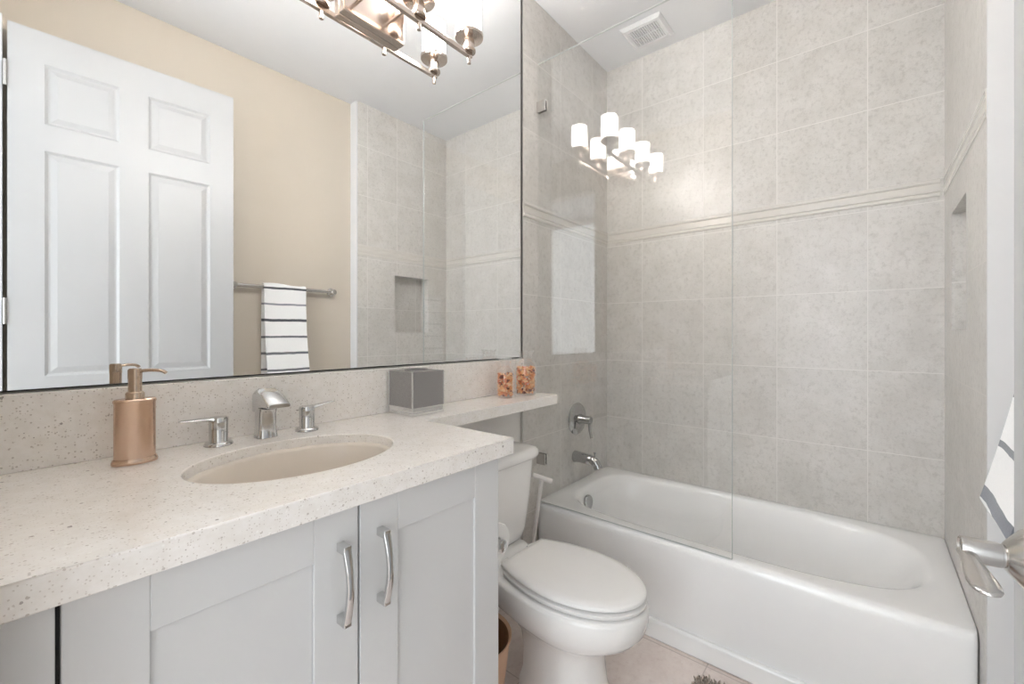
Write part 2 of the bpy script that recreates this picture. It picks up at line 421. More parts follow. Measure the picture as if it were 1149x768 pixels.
# glass screen
GX0, GX1, GYF, GZT = 1.613, 1.621, 0.3646, 2.413
gp = empty('glass_screen', (1.617, 0.78, 0.386)); tag(gp, 'clear frameless glass shower screen standing on the tub rim', 'shower screen')
bm = B(); box(bm, GX0, GX1, GYF+0.0006, YT-0.004, RZ+0.001, GZT-0.0006)
build('pane', bm, 'glass', gp, smooth=False)
bm = B()
box(bm, GX0, GX1, GYF-0.0006, GYF+0.0004, RZ+0.001, GZT); box(bm, GX0, GX1, GYF, YT-0.004, GZT-0.0004, GZT+0.0006)
box(bm, GX0, GX1, GYF, YT-0.004, RZ+0.0004, RZ+0.0009)
build('polished_edge', bm, 'glass_edge', gp, smooth=False)
for zc in (2.209, 0.586):
    bm = B(); box(bm, GX0-0.007, GX0-0.0005, YT-0.05, YT-0.0015, zc-0.025, zc+0.025); box(bm, GX1+0.0005, GX1+0.007, YT-0.05, YT-0.0015, zc-0.025, zc+0.025)
    build('clamp', bm, 'satin', gp, bevel=0.0015)

# tub spout and valve
vx, vz = 1.962, 0.716
v = empty('shower_valve', (vx, YT, vz)); tag(v, 'round chrome shower valve with lever on the faucet wall', 'shower valve')
bm = B(); lathe(bm, (vx, YT-0.0005, vz), (0,-1,0), [(0.0,0),(0.083,0),(0.084,0.004),(0.080,0.010),(0.055,0.018),(0.030,0.021),(0.0,0.021)], 48, False, False)
build('escutcheon', bm, 'dark_chrome', v)
bm = B(); lathe(bm, (vx, YT-0.021, vz), (0,-1,0), [(0.026,0),(0.026,0.004),(0.021,0.012),(0.021,0.058),(0.018,0.066),(0.0,0.067)], 28, True, False)
tube(bm, smoothpts([(vx, YT-0.068, vz+0.015),(vx+0.004, YT-0.076, vz-0.02),(vx+0.006, YT-0.078, vz-0.055),(vx+0.006, YT-0.086, vz-0.092)],5), [(0.013,0.008)]*16, 12)
build('lever', bm, 'dark_chrome', v)
sx_, sz_ = 1.945, 0.522
sp = empty('tub_spout', (sx_, YT, sz_)); tag(sp, 'chrome tub spout with diverter knob under the shower valve', 'tub spout')
bm = B()
pts = smoothpts([(sx_,YT-0.001,sz_),(sx_,YT-0.05,sz_),(sx_,YT-0.095,sz_-0.004),(sx_,YT-0.125,sz_-0.016),(sx_,YT-0.138,sz_-0.040)],5)
rr = [(0.030,0.030)]*2+[(0.027,0.027)]*8+[(0.024,0.025)]*6+[(0.021,0.022)]*5
tube(bm, pts, rr[:len(pts)], 20)
build('body', bm, 'dark_chrome', sp)
bm = B(); lathe(bm, (sx_,YT-0.118,sz_+0.012), (0,0,1), [(0.004,0),(0.004,0.018),(0.007,0.020),(0.007,0.027),(0.0,0.028)], 14, True, False)
build('diverter_knob', bm, 'dark_chrome', sp)

# ------------------------------------------------------------------ mirror
MX0, MX1, MZ0, MZ1 = 0.004, 1.496, 1.0555, ZC-0.002
mr = empty('mirror', (0.75, YV, MZ0)); tag(mr, 'wide frameless wall mirror above the backsplash', 'mirror')
bm = B(); box(bm, MX0+0.0015, MX1-0.0025, 1.1930, 1.1985, MZ0+0.003, MZ1)
build('silvered_glass', bm, 'mirror', mr, smooth=False)
bm = B(); box(bm, MX0, MX1, 1.1928, 1.1990, MZ0, MZ0+0.0028); box(bm, MX1-0.0015, MX1, 1.1928, 1.1990, MZ0, MZ1)
build('edge_gap_shade', bm, 'dark', mr, smooth=False)  # bottom strip paints the shadowed gap, side strip is the mirror's dark edge

# ------------------------------------------------------------------ vanity cabinet
CX1, CYF, CTZ, CT = 0.765, 0.678, 0.912, 0.038
cb = empty('vanity_cabinet', (0.38, 0.93, 0)); tag(cb, 'white shaker vanity cabinet under the quartz countertop', 'cabinet')
bm = B()
box(bm, 0.003, 0.018, 0.700, YV-0.002, 0.0, CTZ-CT-0.001); box(bm, CX1-0.018, CX1, 0.6785, YV-0.002, 0.0, CTZ-CT-0.001)
box(bm, 0.018, CX1-0.018, 0.72, YV-0.002, 0.09, 0.105); box(bm, 0.018, CX1-0.018, YV-0.012, YV-0.002, 0.105, CTZ-CT-0.001)
box(bm, 0.018, CX1-0.018, 0.73, 0.745, 0.0, 0.09)
box(bm, 0.018, CX1-0.018, 0.700, 0.715, 0.105, 0.835)   # carcass front behind the door gaps
build('body', bm, 'cabinet', cb, smooth=False)
bm = B(); box(bm, 0.003, 0.0425, CYF, 0.6995, 0.0, CTZ-CT-0.002)
build('filler_panel', bm, 'cabinet', cb, bevel=0.001)
bm = B(); box(bm, 0.0428, 0.0468, 0.690, 0.6998, 0.09, CTZ-CT-0.002); box(bm, 0.4012, 0.4048, 0.690, 0.6998, 0.09, CTZ-CT-0.002)
build('gap_shade', bm, 'dark', cb, smooth=False)  # dark strips stand in for the shade inside the door gaps
def shaker(x0, x1, sl, sr, hx):
    z0, z1 = 0.10, CTZ-CT-0.002; rt = 0.795; rb = 0.175
    bm = B()
    box(bm, x0, x0+sl, CYF, CYF+0.02, z0, z1); box(bm, x1-sr, x1, CYF, CYF+0.02, z0, z1)
    box(bm, x0+sl, x1-sr, CYF, CYF+0.02, rt, z1); box(bm, x0+sl, x1-sr, CYF, CYF+0.02, z0, rb)
    box(bm, x0+sl, x1-sr, CYF+0.006, CYF+0.016, rb, rt)
    d = build('door', bm, 'cabinet', cb, bevel=0.0012)
    bm = B()
    zt, zb = 0.811, 0.687
    pts = []
    for i in range(21):
        t = i/20; z = zt+(zb-zt)*t
        pts.append(Vector((hx, CYF-0.022-0.012*math.sin(PI*t), z)))
    rings = []
    for i, p in enumerate(pts):
        t = i/20; w = 0.0060+0.0012*abs(2*t-1)**2; h = 0.0042
        rings.append([p+Vector((-w,-h*0.6,0)), p+Vector((-w*0.55,-h,0)), p+Vector((w*0.55,-h,0)), p+Vector((w,-h*0.6,0)), p+Vector((w,h,0)), p+Vector((-w,h,0))])
    loft(bm, rings)
    for z in (zt, zb):
        s_ = 1 if z == zt else -1
        box(bm, hx-0.0065, hx+0.0065, CYF-0.0265, CYF-0.0004, min(z-s_*0.010, z+s_*0.004), max(z-s_*0.010, z+s_*0.004))
    tag(build('handle', bm, 'chrome', d, bevel=0.0012), 'curved chrome bar pull')
shaker(0.0470, 0.4010, 0.076, 0.076, 0.368)
shaker(0.4050, CX1-0.0005, 0.078, 0.078, 0.443)

# countertop with banjo ledge, oval hole and backsplash
ct = empty('countertop', (0.4, 0.92, CTZ-CT)); tag(ct, 'speckled white quartz countertop with a narrow ledge over the toilet', 'countertop')
SKX, SKY, SKA, SKB = 0.408, 0.908, 0.199, 0.146
CFY, CX, LY, LX = 0.655, 0.795, 0.987, 1.478
def counter_outline(z):
    return [(0.002, CFY), (CX-0.004, CFY), (CX, CFY+0.004), (CX, LY-0.002), (CX+0.002, LY), (LX-0.004, LY), (LX, LY+0.004), (LX, YT if False else YV-0.0015), (0.002, YV-0.0015)]
bm = B()
N = 72
oval = [(SKX+SKA*math.cos(2*PI*i/N), SKY+SKB*math.sin(2*PI*i/N)) for i in range(N)]
z1, z0 = CTZ, CTZ-CT
def flat_with_hole(z):
    # polygon with hole: main deck cut into two halves through the oval
    xm0, xm1 = 0.002, CX
    n2 = N//2
    up = [oval[i] for i in range(0, n2+1)]; lo = [oval[i % N] for i in range(n2, N+1)]
    A = [(xm1, SKY)] + up + [(xm0, SKY), (xm0, YV-0.0015), (xm1, YV-0.0015)]
    A = [(xm0, SKY), (xm0, YV-0.0015), (xm1, YV-0.0015), (xm1, SKY)] + up
    Bp = [(xm1, SKY), (xm1, CFY+0.0), (xm0, CFY), (xm0, SKY)] + lo
    C = [(xm1, LY), (xm1, YV-0.0015), (LX, YV-0.0015), (LX, LY)]
    for poly in (A, Bp, C):
        bm.faces.new([bm.verts.new((x, y, z)) for x, y in poly])
flat_with_hole(z1); flat_with_hole(z0)
per = [(0.002, CFY), (CX, CFY), (CX, LY), (LX, LY), (LX, YV-0.0015), (0.002, YV-0.0015)]
for (a, b) in zip(per, per[1:]+per[:1]):
    quad(bm, (a[0],a[1],z0), (b[0],b[1],z0), (b[0],b[1],z1), (a[0],a[1],z1))
for i in range(N):
    a, b = oval[i], oval[(i+1) % N]
    quad(bm, (a[0],a[1],z0), (a[0],a[1],z1), (b[0],b[1],z1), (b[0],b[1],z0))
bmesh.ops.remove_doubles(bm, verts=bm.verts, dist=1e-5)
build('slab', bm, 'quartz', ct, smooth=True, bevel=0.0025, seg=3, angle=35)
bm = B(); box(bm, 0.002, 1.497, 1.175, YV-0.0015, CTZ+0.0003, 1.0525)
build('backsplash', bm, 'quartz', ct, bevel=0.0015)
# sink
bm = B()
def ov(a, b, z, N=64): return [Vector((SKX+a*math.cos(2*PI*i/N), SKY+b*math.sin(2*PI*i/N), z)) for i in range(N)]
zz = CTZ-0.0205
loft(bm, [ov(SKA-0.0008, SKB-0.0008, zz-0.004), ov(SKA-0.0012, SKB-0.0012, zz), ov(SKA-0.006, SKB-0.006, zz-0.001), ov(SKA-0.009, SKB-0.009, zz-0.008), ov(SKA*0.93, SKB*0.92, zz-0.045),
          ov(SKA*0.84, SKB*0.83, zz-0.095), ov(SKA*0.68, SKB*0.68, zz-0.128), ov(SKA*0.40, SKB*0.40, zz-0.142), ov(0.024, 0.024, zz-0.147)], False, True)
sk = build('sink_basin', bm, 'basin', None, loc=(SKX, SKY, zz-0.147), angle=60)
tag(sk, 'white oval undermount sink basin set into the countertop', 'sink')
bm = B(); lathe(bm, (SKX, SKY, zz-0.1466), (0,0,1), [(0.0,0),(0.022,0),(0.022,0.002),(0.014,0.004),(0.0,0.004)], 24, False, False)
build('drain', bm, 'chrome', sk)

# faucet
fc = empty('sink_faucet', (0.418, 1.12, CTZ)); tag(fc, 'chrome widespread faucet with two lever handles behind the sink', 'faucet')
bm = B()
fx, fy = 0.419, 1.120
def rring(c, hx, hy, zt0, zt1, n=24, p=3.0):
    out = []
    for i in range(n):
        t = 2*PI*i/n; c_, s_ = math.cos(t), math.sin(t)
        y = math.copysign(abs(s_)**(2/p), s_); x = math.copysign(abs(c_)**(2/p), c_)
        out.append(Vector((c[0]+hx*x, c[1]+hy*y, zt0+(zt1-zt0)*(0.5+0.5*y))))
    return out
rings = [rring((fx,fy), 0.024, 0.024, CTZ+0.0005, CTZ+0.0005), rring((fx,fy), 0.0235, 0.0235, CTZ+0.004, CTZ+0.004), rring((fx,fy+0.001), 0.021, 0.021, CTZ+0.030, CTZ+0.030),
         rring((fx,fy), 0.021, 0.022, CTZ+0.058, CTZ+0.062), rring((fx,fy-0.002), 0.0225, 0.026, CTZ+0.070, CTZ+0.086)]
loft(bm, rings, True, True)
# wedge spout that leans forward
sec = [(1.143, CTZ+0.060, CTZ+0.108, 0.0215), (1.125, CTZ+0.066, CTZ+0.118, 0.0225), (1.105, CTZ+0.074, CTZ+0.119, 0.0235), (1.080, CTZ+0.077, CTZ+0.111, 0.024), (1.055, CTZ+0.078, CTZ+0.098, 0.0245), (1.040, CTZ+0.079, CTZ+0.088, 0.024)]
rings = []
for y, zb_, zt_, w in sec:
    e = min(0.006, (zt_-zb_)*0.4)
    rings.append([Vector(p) for p in ((fx-w, y, zb_+e*0.5), (fx-w+e*0.5, y, zb_), (fx+w-e*0.5, y, zb_), (fx+w, y, zb_+e*0.5), (fx+w, y, zt_-e), (fx+w-e*1.6, y, zt_), (fx-w+e*1.6, y, zt_), (fx-w, y, zt_-e))])
loft(bm, rings)
build('spout', bm, 'chrome', fc, bevel=0.002, seg=2, angle=50)
def fhandle(hx, hy, ang, rise):
    bm = B()
    lathe(bm, (hx, hy, CTZ+0.0005), (0,0,1), [(0.0,0),(0.028,0),(0.028,0.003),(0.025,0.007),(0.019,0.008),(0.018,0.010),(0.0185,0.050),(0.019,0.058),(0.017,0.062),(0.0,0.062)], 32, False, False)
    d = Vector((math.cos(ang), math.sin(ang), 0)); s_ = Vector((-d.y, d.x, 0)); o = Vector((hx, hy, CTZ+0.0))
    rings = []
    for r_, z_, w, h in ((-0.010,0.056,0.015,0.006),(0.010,0.058,0.015,0.006),(0.022,0.060,0.013,0.0045),(0.045,0.061+rise*0.5,0.011,0.003),(0.068,0.061+rise,0.0095,0.0025),(0.074,0.061+rise,0.006,0.002)):
        c_ = o+d*r_+Vector((0,0,z_))
        rings.append([c_+s_*(w*math.cos(2*PI*i/12))+Vector((0,0,h*math.sin(2*PI*i/12))) for i in range(12)])
    loft(bm, rings)
    build('handle', bm, 'chrome', fc, angle=50)
fhandle(0.322, 1.122, math.radians(186), 0.002)
fhandle(0.517, 1.118, math.radians(2), 0.006)

# soap dispenser (oval)
so = empty('soap_dispenser', (0.174, 1.088, CTZ)); tag(so, 'oval brushed copper soap dispenser on the countertop', 'soap dispenser')
sxx, syy = 0.1745, 1.090
def sring(a, b, z, n=48): return [Vector((sxx+a*math.cos(2*PI*i/n), syy+b*math.sin(2*PI*i/n), z)) for i in range(n)]
bm = B(); loft(bm, [sring(0.034,0.021,CTZ+0.0005), sring(0.035,0.022,CTZ+0.002), sring(0.035,0.022,CTZ+0.006), sring(0.033,0.020,CTZ+0.011)])
tag(build('base', bm, 'copper', so), 'flared copper foot')
bm = B(); loft(bm, [sring(0.0312,0.0195,CTZ+0.0112), sring(0.0312,0.0195,CTZ+0.116), sring(0.0325,0.0205,CTZ+0.118), sring(0.0325,0.0205,CTZ+0.1215), sring(0.030,0.018,CTZ+0.124)])
build('bottle', bm, 'copper', so)
bm = B(); lathe(bm, (sxx, syy, CTZ+0.1242), (0,0,1), [(0.0145,0),(0.0145,0.010),(0.0125,0.013),(0.0105,0.014),(0.0105,0.036),(0.011,0.038),(0.011,0.055),(0.009,0.058),(0.0,0.058)], 28, True, False)
build('pump_head', bm, 'pump', so)
bm = B(); tube(bm, smoothpts([(sxx, syy, CTZ+0.176),(sxx+0.02, syy-0.010, CTZ+0.178),(sxx+0.036, syy-0.020, CTZ+0.1765),(sxx+0.043, syy-0.024, CTZ+0.172)],4), [(0.0055,0.0032)]*13, 12)
build('nozzle', bm, 'pump', so)

# tissue box
tb = empty('tissue_box', (0.855, 1.11, CTZ)); tag(tb, 'square silver tissue box cover on the countertop ledge', 'tissue box')
bx0, bx1, by0, by1, bz1 = 0.795, 0.919, 1.046, 1.168, CTZ+0.1335
def silver():
    k = NT('silver_weave'); o = k.obj()
    sp_ = k.n('ShaderNodeSeparateXYZ'); k.l(o, sp_.inputs[0])
    n = k.noise(o, 420, 3, 0.7)
    k.l(k.mix(n, rgb(120,118,118), rgb(190,188,188)), k.b.inputs['Base Color'])
    k.b.inputs['Metallic'].default_value = 0.6; k.b.inputs['Roughness'].default_value = 0.35
    k.bump(n, 0.3, 0.001); return k.m
M['silver'] = silver(); M['acrylic'] = plain('acrylic', (0.80,0.80,0.80,1), 0.1, 0.9)
bm = B()
box(bm, bx0+0.002, bx1-0.002, by0+0.002, by1-0.002, CTZ+0.026, bz1-0.003)
tag(build('body', bm, 'silver', tb, smooth=False, bevel=0.001), 'brushed silver sides')
bm = B()
box(bm, bx0, bx1, by0, by1, CTZ+0.0005, CTZ+0.010); box(bm, bx0, bx1, by0, by1, CTZ+0.0235, CTZ+0.0262)
box(bm, bx0+0.003, bx1-0.003, by0+0.003, by1-0.003, CTZ+0.010, CTZ+0.0235)
for x in (bx0, bx1-0.004):
    for y in (by0, by1-0.004): box(bm, x, x+0.004, y, y+0.004, CTZ+0.026, bz1)
build('base_rim', bm, 'acrylic', tb, smooth=False, bevel=0.0008)
bm = B()
cxx, cyy = (bx0+bx1)/2, (by0+by1)/2
sq = []; ovr = []
for i in range(48):
    t = 2*PI*i/48+PI/4; c_, s_ = math.cos(t), math.sin(t); m_ = max(abs(c_), abs(s_))
    sq.append((cxx+0.061*c_/m_, cyy+0.060*s_/m_)); ovr.append((cxx+0.040*c_, cyy+0.030*s_))
loft(bm, [[Vector((x,y,bz1-0.003)) for x,y in ovr], [Vector((x,y,bz1-0.003)) for x,y in sq], [Vector((x,y,bz1)) for x,y in sq], [Vector((x,y,bz1)) for x,y in ovr],
          [Vector((cxx+(x-cxx)*1.0,cyy+(y-cyy)*1.0,bz1+0.004)) for x,y in ovr], [Vector((cxx+(x-cxx)*0.9,cyy+(y-cyy)*0.9,bz1+0.004)) for x,y in ovr], [Vector((cxx+(x-cxx)*0.9,cyy+(y-cyy)*0.9,bz1-0.004)) for x,y in ovr]], False, True)
build('lid', bm, 'silver', tb, angle=40)
bm = B(); loft(bm, [[Vector((cxx+0.033*math.cos(2*PI*i/32), cyy+0.024*math.sin(2*PI*i/32), bz1-0.0035)) for i in range(32)], [Vector((cxx+0.033*math.cos(2*PI*i/32), cyy+0.024*math.sin(2*PI*i/32), bz1-0.003)) for i in range(32)]])
build('slot', bm, 'dark', tb)

# jars of potpourri
def jar(cx, cy, R, hb, hn, label, plabel):
    z = CTZ+0.0006
    j = empty('glass_jar', (cx, cy, CTZ)); tag(j, label, 'jar', 'glass jars on the quartz ledge')
    bm = B()
    lathe(bm, (cx, cy, z), (0,0,1), [(0.0,0.0),(R*0.92,0.0),(R,0.006),(R,hb*0.86),(R*0.93,hb*0.95),(R*0.66,hb*1.02),(R*0.60,hb*1.06),(R*0.60,hn-0.006),(R*0.66,hn-0.004),(R*0.66,hn),(R*0.58,hn)], 40, False, False)
    build('jar_body', bm, 'jar', j, angle=60)
    bm = B()
    lathe(bm, (cx, cy, z+hn+0.0004), (0,0,1), [(0.0,0.0),(R*0.72,0.0),(R*0.74,0.003),(R*0.72,0.006),(0.0,0.007)], 32, False, False)
    build('lid', bm, 'jar', j, angle=60)
    bm = B(); rnd = random.Random(int(cx*1000))
    Ri = R-0.004; zf = hb*0.86; zc = z+0.005
    k = 0
    for k in range(420):
        zr = zc+rnd.random()*(zf-0.012)
        a = rnd.random()*2*PI; r_ = Ri*math.sqrt(0.35+0.65*rnd.random()) if rnd.random() < 0.85 else Ri*0.8*rnd.random()
        s_ = rnd.uniform(0.0045, 0.0085)
        r_ = min(r_, Ri-s_)
        m = Matrix.Translation((cx+r_*math.cos(a), cy+r_*math.sin(a), max(zr, zc+s_))) @ Matrix.Rotation(rnd.random()*6, 4, Vector((rnd.random()-.5, rnd.random()-.5, rnd.random()-.5)).normalized()) @ Matrix.Diagonal((s_, s_*rnd.uniform(.6,1), s_*rnd.uniform(.3,.7), 1))
        bmesh.ops.create_icosphere(bm, subdivisions=1, radius=1.0, matrix=m)
    o = build('potpourri', bm, 'potpourri', None, loc=(cx, cy, zc), smooth=False)
    tag(o, plabel, 'potpourri', kind='stuff')
jar(1.281, 1.100, 0.0365, 0.118, 0.146, 'smaller glass jar of orange potpourri near the mirror on the ledge', 'orange potpourri filling the smaller glass jar on the ledge')
jar(1.398, 1.090, 0.0455, 0.140, 0.174, 'larger glass jar of orange potpourri at the far end of the ledge', 'orange potpourri filling the larger glass jar at the ledge end')

# ------------------------------------------------------------------ vanity light
vl = empty('vanity_light', (0.75, 1.192, 2.15)); tag(vl, 'four lamp nickel vanity light with glowing glass shades on the mirror', 'wall light')
RY, RZL = 1.098, 2.152
bm = B(); box(bm, 0.645, 0.855, 1.166, 1.1925, 2.098, 2.212)
build('back_plate', bm, 'nickel_warm_reflect', vl, bevel=0.003)
bm = B(); box(bm, 0.400, 1.092, RY-0.007, RY+0.007, RZL-0.008, RZL+0.008)
build('rail', bm, 'nickel_warm_reflect', vl, bevel=0.0015)
for x in (0.695, 0.805):
    bm = B(); box(bm, x-0.004, x+0.004, RY+0.0072, 1.1658, RZL-0.004, RZL+0.004)
    build('arm', bm, 'nickel_warm_reflect', vl, bevel=0.001)
for i in range(4):
    x = 1.081-0.221*i
    bm = B(); lathe(bm, (x, RY, 2.122), (0,0,1), [(0.0,0),(0.007,0),(0.007,0.0215)], 20, False, True)
    build('finial', bm, 'nickel_warm_reflect', vl)
    bm = B(); lathe(bm, (x, RY, RZL+0.0085), (0,0,1), [(0.0,0),(0.022,0.0),(0.024,0.004),(0.024,0.010),(0.019,0.014),(0.019,0.044),(0.030,0.048),(0.050,0.052),(0.051,0.062),(0.048,0.066),(0.0,0.067)], 36, False, False)
    build('lamp_cup', bm, 'nickel_warm_reflect', vl)
    z0_ = RZL+0.0085+0.0675
    bm = B(); lathe(bm, (x, RY, z0_), (0,0,1), [(0.0425,0.0),(0.0425,0.120)], 36, False, False)
    sh = build('lamp_shade', bm, 'glow', vl)
    bm = B(); lathe(bm, (x, RY, z0_+0.1202), (0,0,1), [(0.0425,0.0),(0.040,0.003),(0.0,0.003)], 36, False, False)
    build('light_block_cap', bm, 'light_block', sh)  # cap added to hold the bulb's light off the ceiling
    ld = bpy.data.lights.new('lamp_bulb', 'POINT'); ld.energy = BULB_W; ld.color = (1.0, 0.985, 0.965); ld.shadow_soft_size = 0.018
    lo = bpy.data.objects.new('lamp_bulb', ld); COL.objects.link(lo); lo.location = (x, RY, z0_+0.065)
    bm = B(); lathe(bm, (x, RY, z0_+0.0005), (0,0,1), [(0.0485,0.0),(0.0485,0.142)], 40, False, False)
    build('glass_sleeve', bm, 'sleeve', sh)

# ------------------------------------------------------------------ toilet
TCX = 1.200
def egg(yf, ym, yb, hw, br, z, cx=TCX, n=28, dome=0.0):
    pts = []
    for i in range(n+1):                       # front tip -> right side -> back
        t = i/n
        if t < 0.55:
            a = t/0.55*PI/2; y = ym-(ym-yf)*math.cos(a); w = hw*math.sin(a)
        else:
            q = (t-0.55)/0.45; y = ym+(yb-ym)*q; w = hw*(1-(1-br)*q**1.9)
        pts.append((w, y))
    right = [Vector((cx+w, y, z)) for w, y in pts]; left = [Vector((cx-w, y, z)) for w, y in reversed(pts[1:])]
    return right+left
tl = empty('toilet', (TCX, 0.85, 0)); tag(tl, 'white two piece toilet with closed lid between vanity and tub', 'toilet')
bm = B()
loft(bm, [egg(0.612,0.745,0.90,0.118,0.70,0.0005), egg(0.616,0.745,0.90,0.115,0.70,0.02), egg(0.630,0.745,0.89,0.104,0.70,0.06), egg(0.638,0.745,0.89,0.098,0.70,0.13), egg(0.632,0.745,0.90,0.100,0.70,0.175),
          egg(0.612,0.745,0.94,0.112,0.66,0.205), egg(0.572,0.745,1.00,0.134,0.62,0.228), egg(0.532,0.742,1.05,0.155,0.60,0.252), egg(0.508,0.740,1.07,0.167,0.60,0.280), egg(0.498,0.738,1.08,0.172,0.60,0.310), egg(0.497,0.737,1.08,0.172,0.60,0.340),
          egg(0.499,0.737,1.08,0.170,0.60,0.347), egg(0.506,0.737,1.075,0.162,0.60,0.3525), egg(0.520,0.737,1.07,0.148,0.60,0.3535)])
build('bowl', bm, 'porcelain', tl, angle=60)
bm = B(); loft(bm, [srect(TCX, 1.085, 0.112, 0.090, 5, 0.26, 48), srect(TCX, 1.085, 0.122, 0.092, 5, 0.352, 48), srect(TCX, 1.085, 0.117, 0.088, 5, 0.3585, 48)])
build('tank_deck', bm, 'porcelain', tl, angle=60)
bm = B()
loft(bm, [egg(0.518,0.737,0.930,0.146,0.74,0.3585), egg(0.506,0.737,0.936,0.158,0.74,0.3595), egg(0.502,0.737,0.937,0.162,0.74,0.363), egg(0.502,0.737,0.937,0.162,0.74,0.370), egg(0.507,0.737,0.935,0.157,0.74,0.3735), egg(0.522,0.737,0.930,0.142,0.74,0.3738)])
build('seat', bm, 'seat', tl, angle=50)
bm = B()
loft(bm, [egg(0.522,0.737,0.942,0.143,0.70,0.3795), egg(0.509,0.737,0.949,0.156,0.70,0.3802), egg(0.504,0.737,0.952,0.161,0.70,0.384), egg(0.504,0.737,0.952,0.161,0.70,0.391), egg(0.510,0.737,0.948,0.155,0.70,0.3965),
          egg(0.540,0.737,0.930,0.133,0.72,0.3995), egg(0.620,0.737,0.880,0.07,0.75,0.4012)])
build('lid', bm, 'seat', tl, angle=50)
for s_ in (-1, 1):
    bm = B(); lathe(bm, (TCX+s_*0.07-0.016, 0.966, 0.373), (1,0,0), [(0.0,0),(0.0095,0.0),(0.011,0.002),(0.011,0.030),(0.0095,0.032),(0.0,0.032)], 20, False, False)
    box(bm, TCX+s_*0.07-0.014, TCX+s_*0.07+0.014, 0.955, 0.977, 0.359, 0.373)
    build('hinge', bm, 'seat', tl, bevel=0.001)
bm = B()
def tank(hx, yf, z, n=4.5):
    cy = (yf+1.178)/2; return srect(TCX, cy, hx, (1.178-yf)/2, n, z, 72)
loft(bm, [tank(0.142,1.054,0.3590), tank(0.156,1.046,0.368), tank(0.166,1.040,0.40), tank(0.182,1.028,0.53), tank(0.193,1.020,0.664), tank(0.194,1.019,0.6725)])
build('tank', bm, 'porcelain', tl, angle=60)
bm = B()
loft(bm, [tank(0.196,1.017,0.6732), tank(0.208,1.006,0.676,5), tank(0.211,1.003,0.684,5), tank(0.211,1.003,0.694,5), tank(0.208,1.006,0.703,5), tank(0.200,1.013,0.711,5), tank(0.185,1.026,0.7145,5)])
build('tank_lid', bm, 'porcelain', tl, angle=60)

# toilet paper holder and roll
hx_, hy_, hz_ = 0.836, 0.746, 0.615
th = empty('toilet_paper_holder', (0.766, 0.86, hz_)); tag(th, 'chrome toilet paper holder on the vanity side', 'toilet paper holder')
bm = B(); lathe(bm, (CX1+0.0006, hy_+0.135, hz_), (1,0,0), [(0.0,0),(0.022,0),(0.022,0.006),(0.010,0.010),(0.010,0.0535)], 24, False, True)
build('post', bm, 'chrome', th)
bm = B(); lathe(bm, (hx_, hy_+0.146, hz_), (0,-1,0), [(0.0,0),(0.013,0),(0.013,0.160),(0.016,0.161),(0.016,0.168),(0.010,0.172),(0.0,0.172)], 24, False, False)
build('bar', bm, 'chrome', th)
bm = B(); lathe(bm, (hx_, hy_, hz_-0.0), (0,1,0), [(0.0165,0.0),(0.050,0.0),(0.0512,0.003),(0.0512,0.100),(0.050,0.103),(0.0165,0.103),(0.0165,0.0)], 40, False, False)
tag(build('toilet_paper_roll', bm, 'paper', None, loc=(hx_, hy_+0.05, hz_-0.051)), 'white toilet paper roll hanging beside the vanity', 'toilet paper')

# bin
bm = B(); bcx, bcy = 0.924, 0.940
lathe(bm, (bcx, bcy, 0.0006), (0,0,1), [(0.0,0),(0.095,0),(0.097,0.004),(0.126,0.240),(0.130,0.243),(0.131,0.247),(0.129,0.250),(0.125,0.247),(0.122,0.240)], 48, False, False)
tbn = build('waste_bin', bm, 'bin', None, loc=(bcx, bcy, 0)); tag(tbn, 'round tan waste bin on the floor beside the toilet', 'bin')
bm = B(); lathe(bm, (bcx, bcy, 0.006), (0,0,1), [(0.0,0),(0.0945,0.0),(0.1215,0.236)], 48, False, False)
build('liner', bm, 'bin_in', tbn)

# T-handled toilet brush behind the tank
br = empty('toilet_brush', (1.465, 1.10, 0)); tag(br, 'white T handled toilet brush standing between tank and tub', 'toilet brush')
bm = B(); tube(bm, [(1.452,1.105,0.10),(1.452,1.088,0.30),(1.452,1.048,0.556)], [0.0075,0.0075,0.0085], 14)
build('rod', bm, 'plastic', br)
bm = B(); tube(bm, [(1.418,1.071,0.582),(1.452,1.048,0.564),(1.486,1.023,0.547)], [0.010,0.010,0.010], 16)
build('handle', bm, 'plastic', br)
bm = B(); lathe(bm, (1.452,1.105,0.0006), (0,0,1), [(0.0,0),(0.048,0),(0.050,0.005),(0.045,0.13),(0.042,0.13),(0.042,0.09),(0.0,0.09)], 28, False, False)
build('holder', bm, 'plastic', br)

# bath mat
bm = B(); rnd = random.Random(3)
mx0, mx1, my0, my1 = 1.06, 1.525, -0.14, 0.455
def inside(x, y, r=0.05):
    dx = max(mx0+r-x, 0, x-(mx1-r)); dy = max(my0+r-y, 0, y-(my1-r)); return dx*dx+dy*dy <= r*r
loft(bm, [srect((mx0+mx1)/2,(my0+my1)/2,(mx1-mx0)/2-0.004,(my1-my0)/2-0.004,14,0.0006,80), srect((mx0+mx1)/2,(my0+my1)/2,(mx1-mx0)/2,(my1-my0)/2,14,0.004,80), srect((mx0+mx1)/2,(my0+my1)/2,(mx1-mx0)/2-0.003,(my1-my0)/2-0.003,14,0.010,80)])
bmat = build('bath_mat', bm, 'shag', None, loc=((mx0+mx1)/2,(my0+my1)/2,0)); tag(bmat, 'brown grey shaggy bath mat on the floor beside the tub', 'bath mat')
bm = B(); st = 0.0085; x = mx0
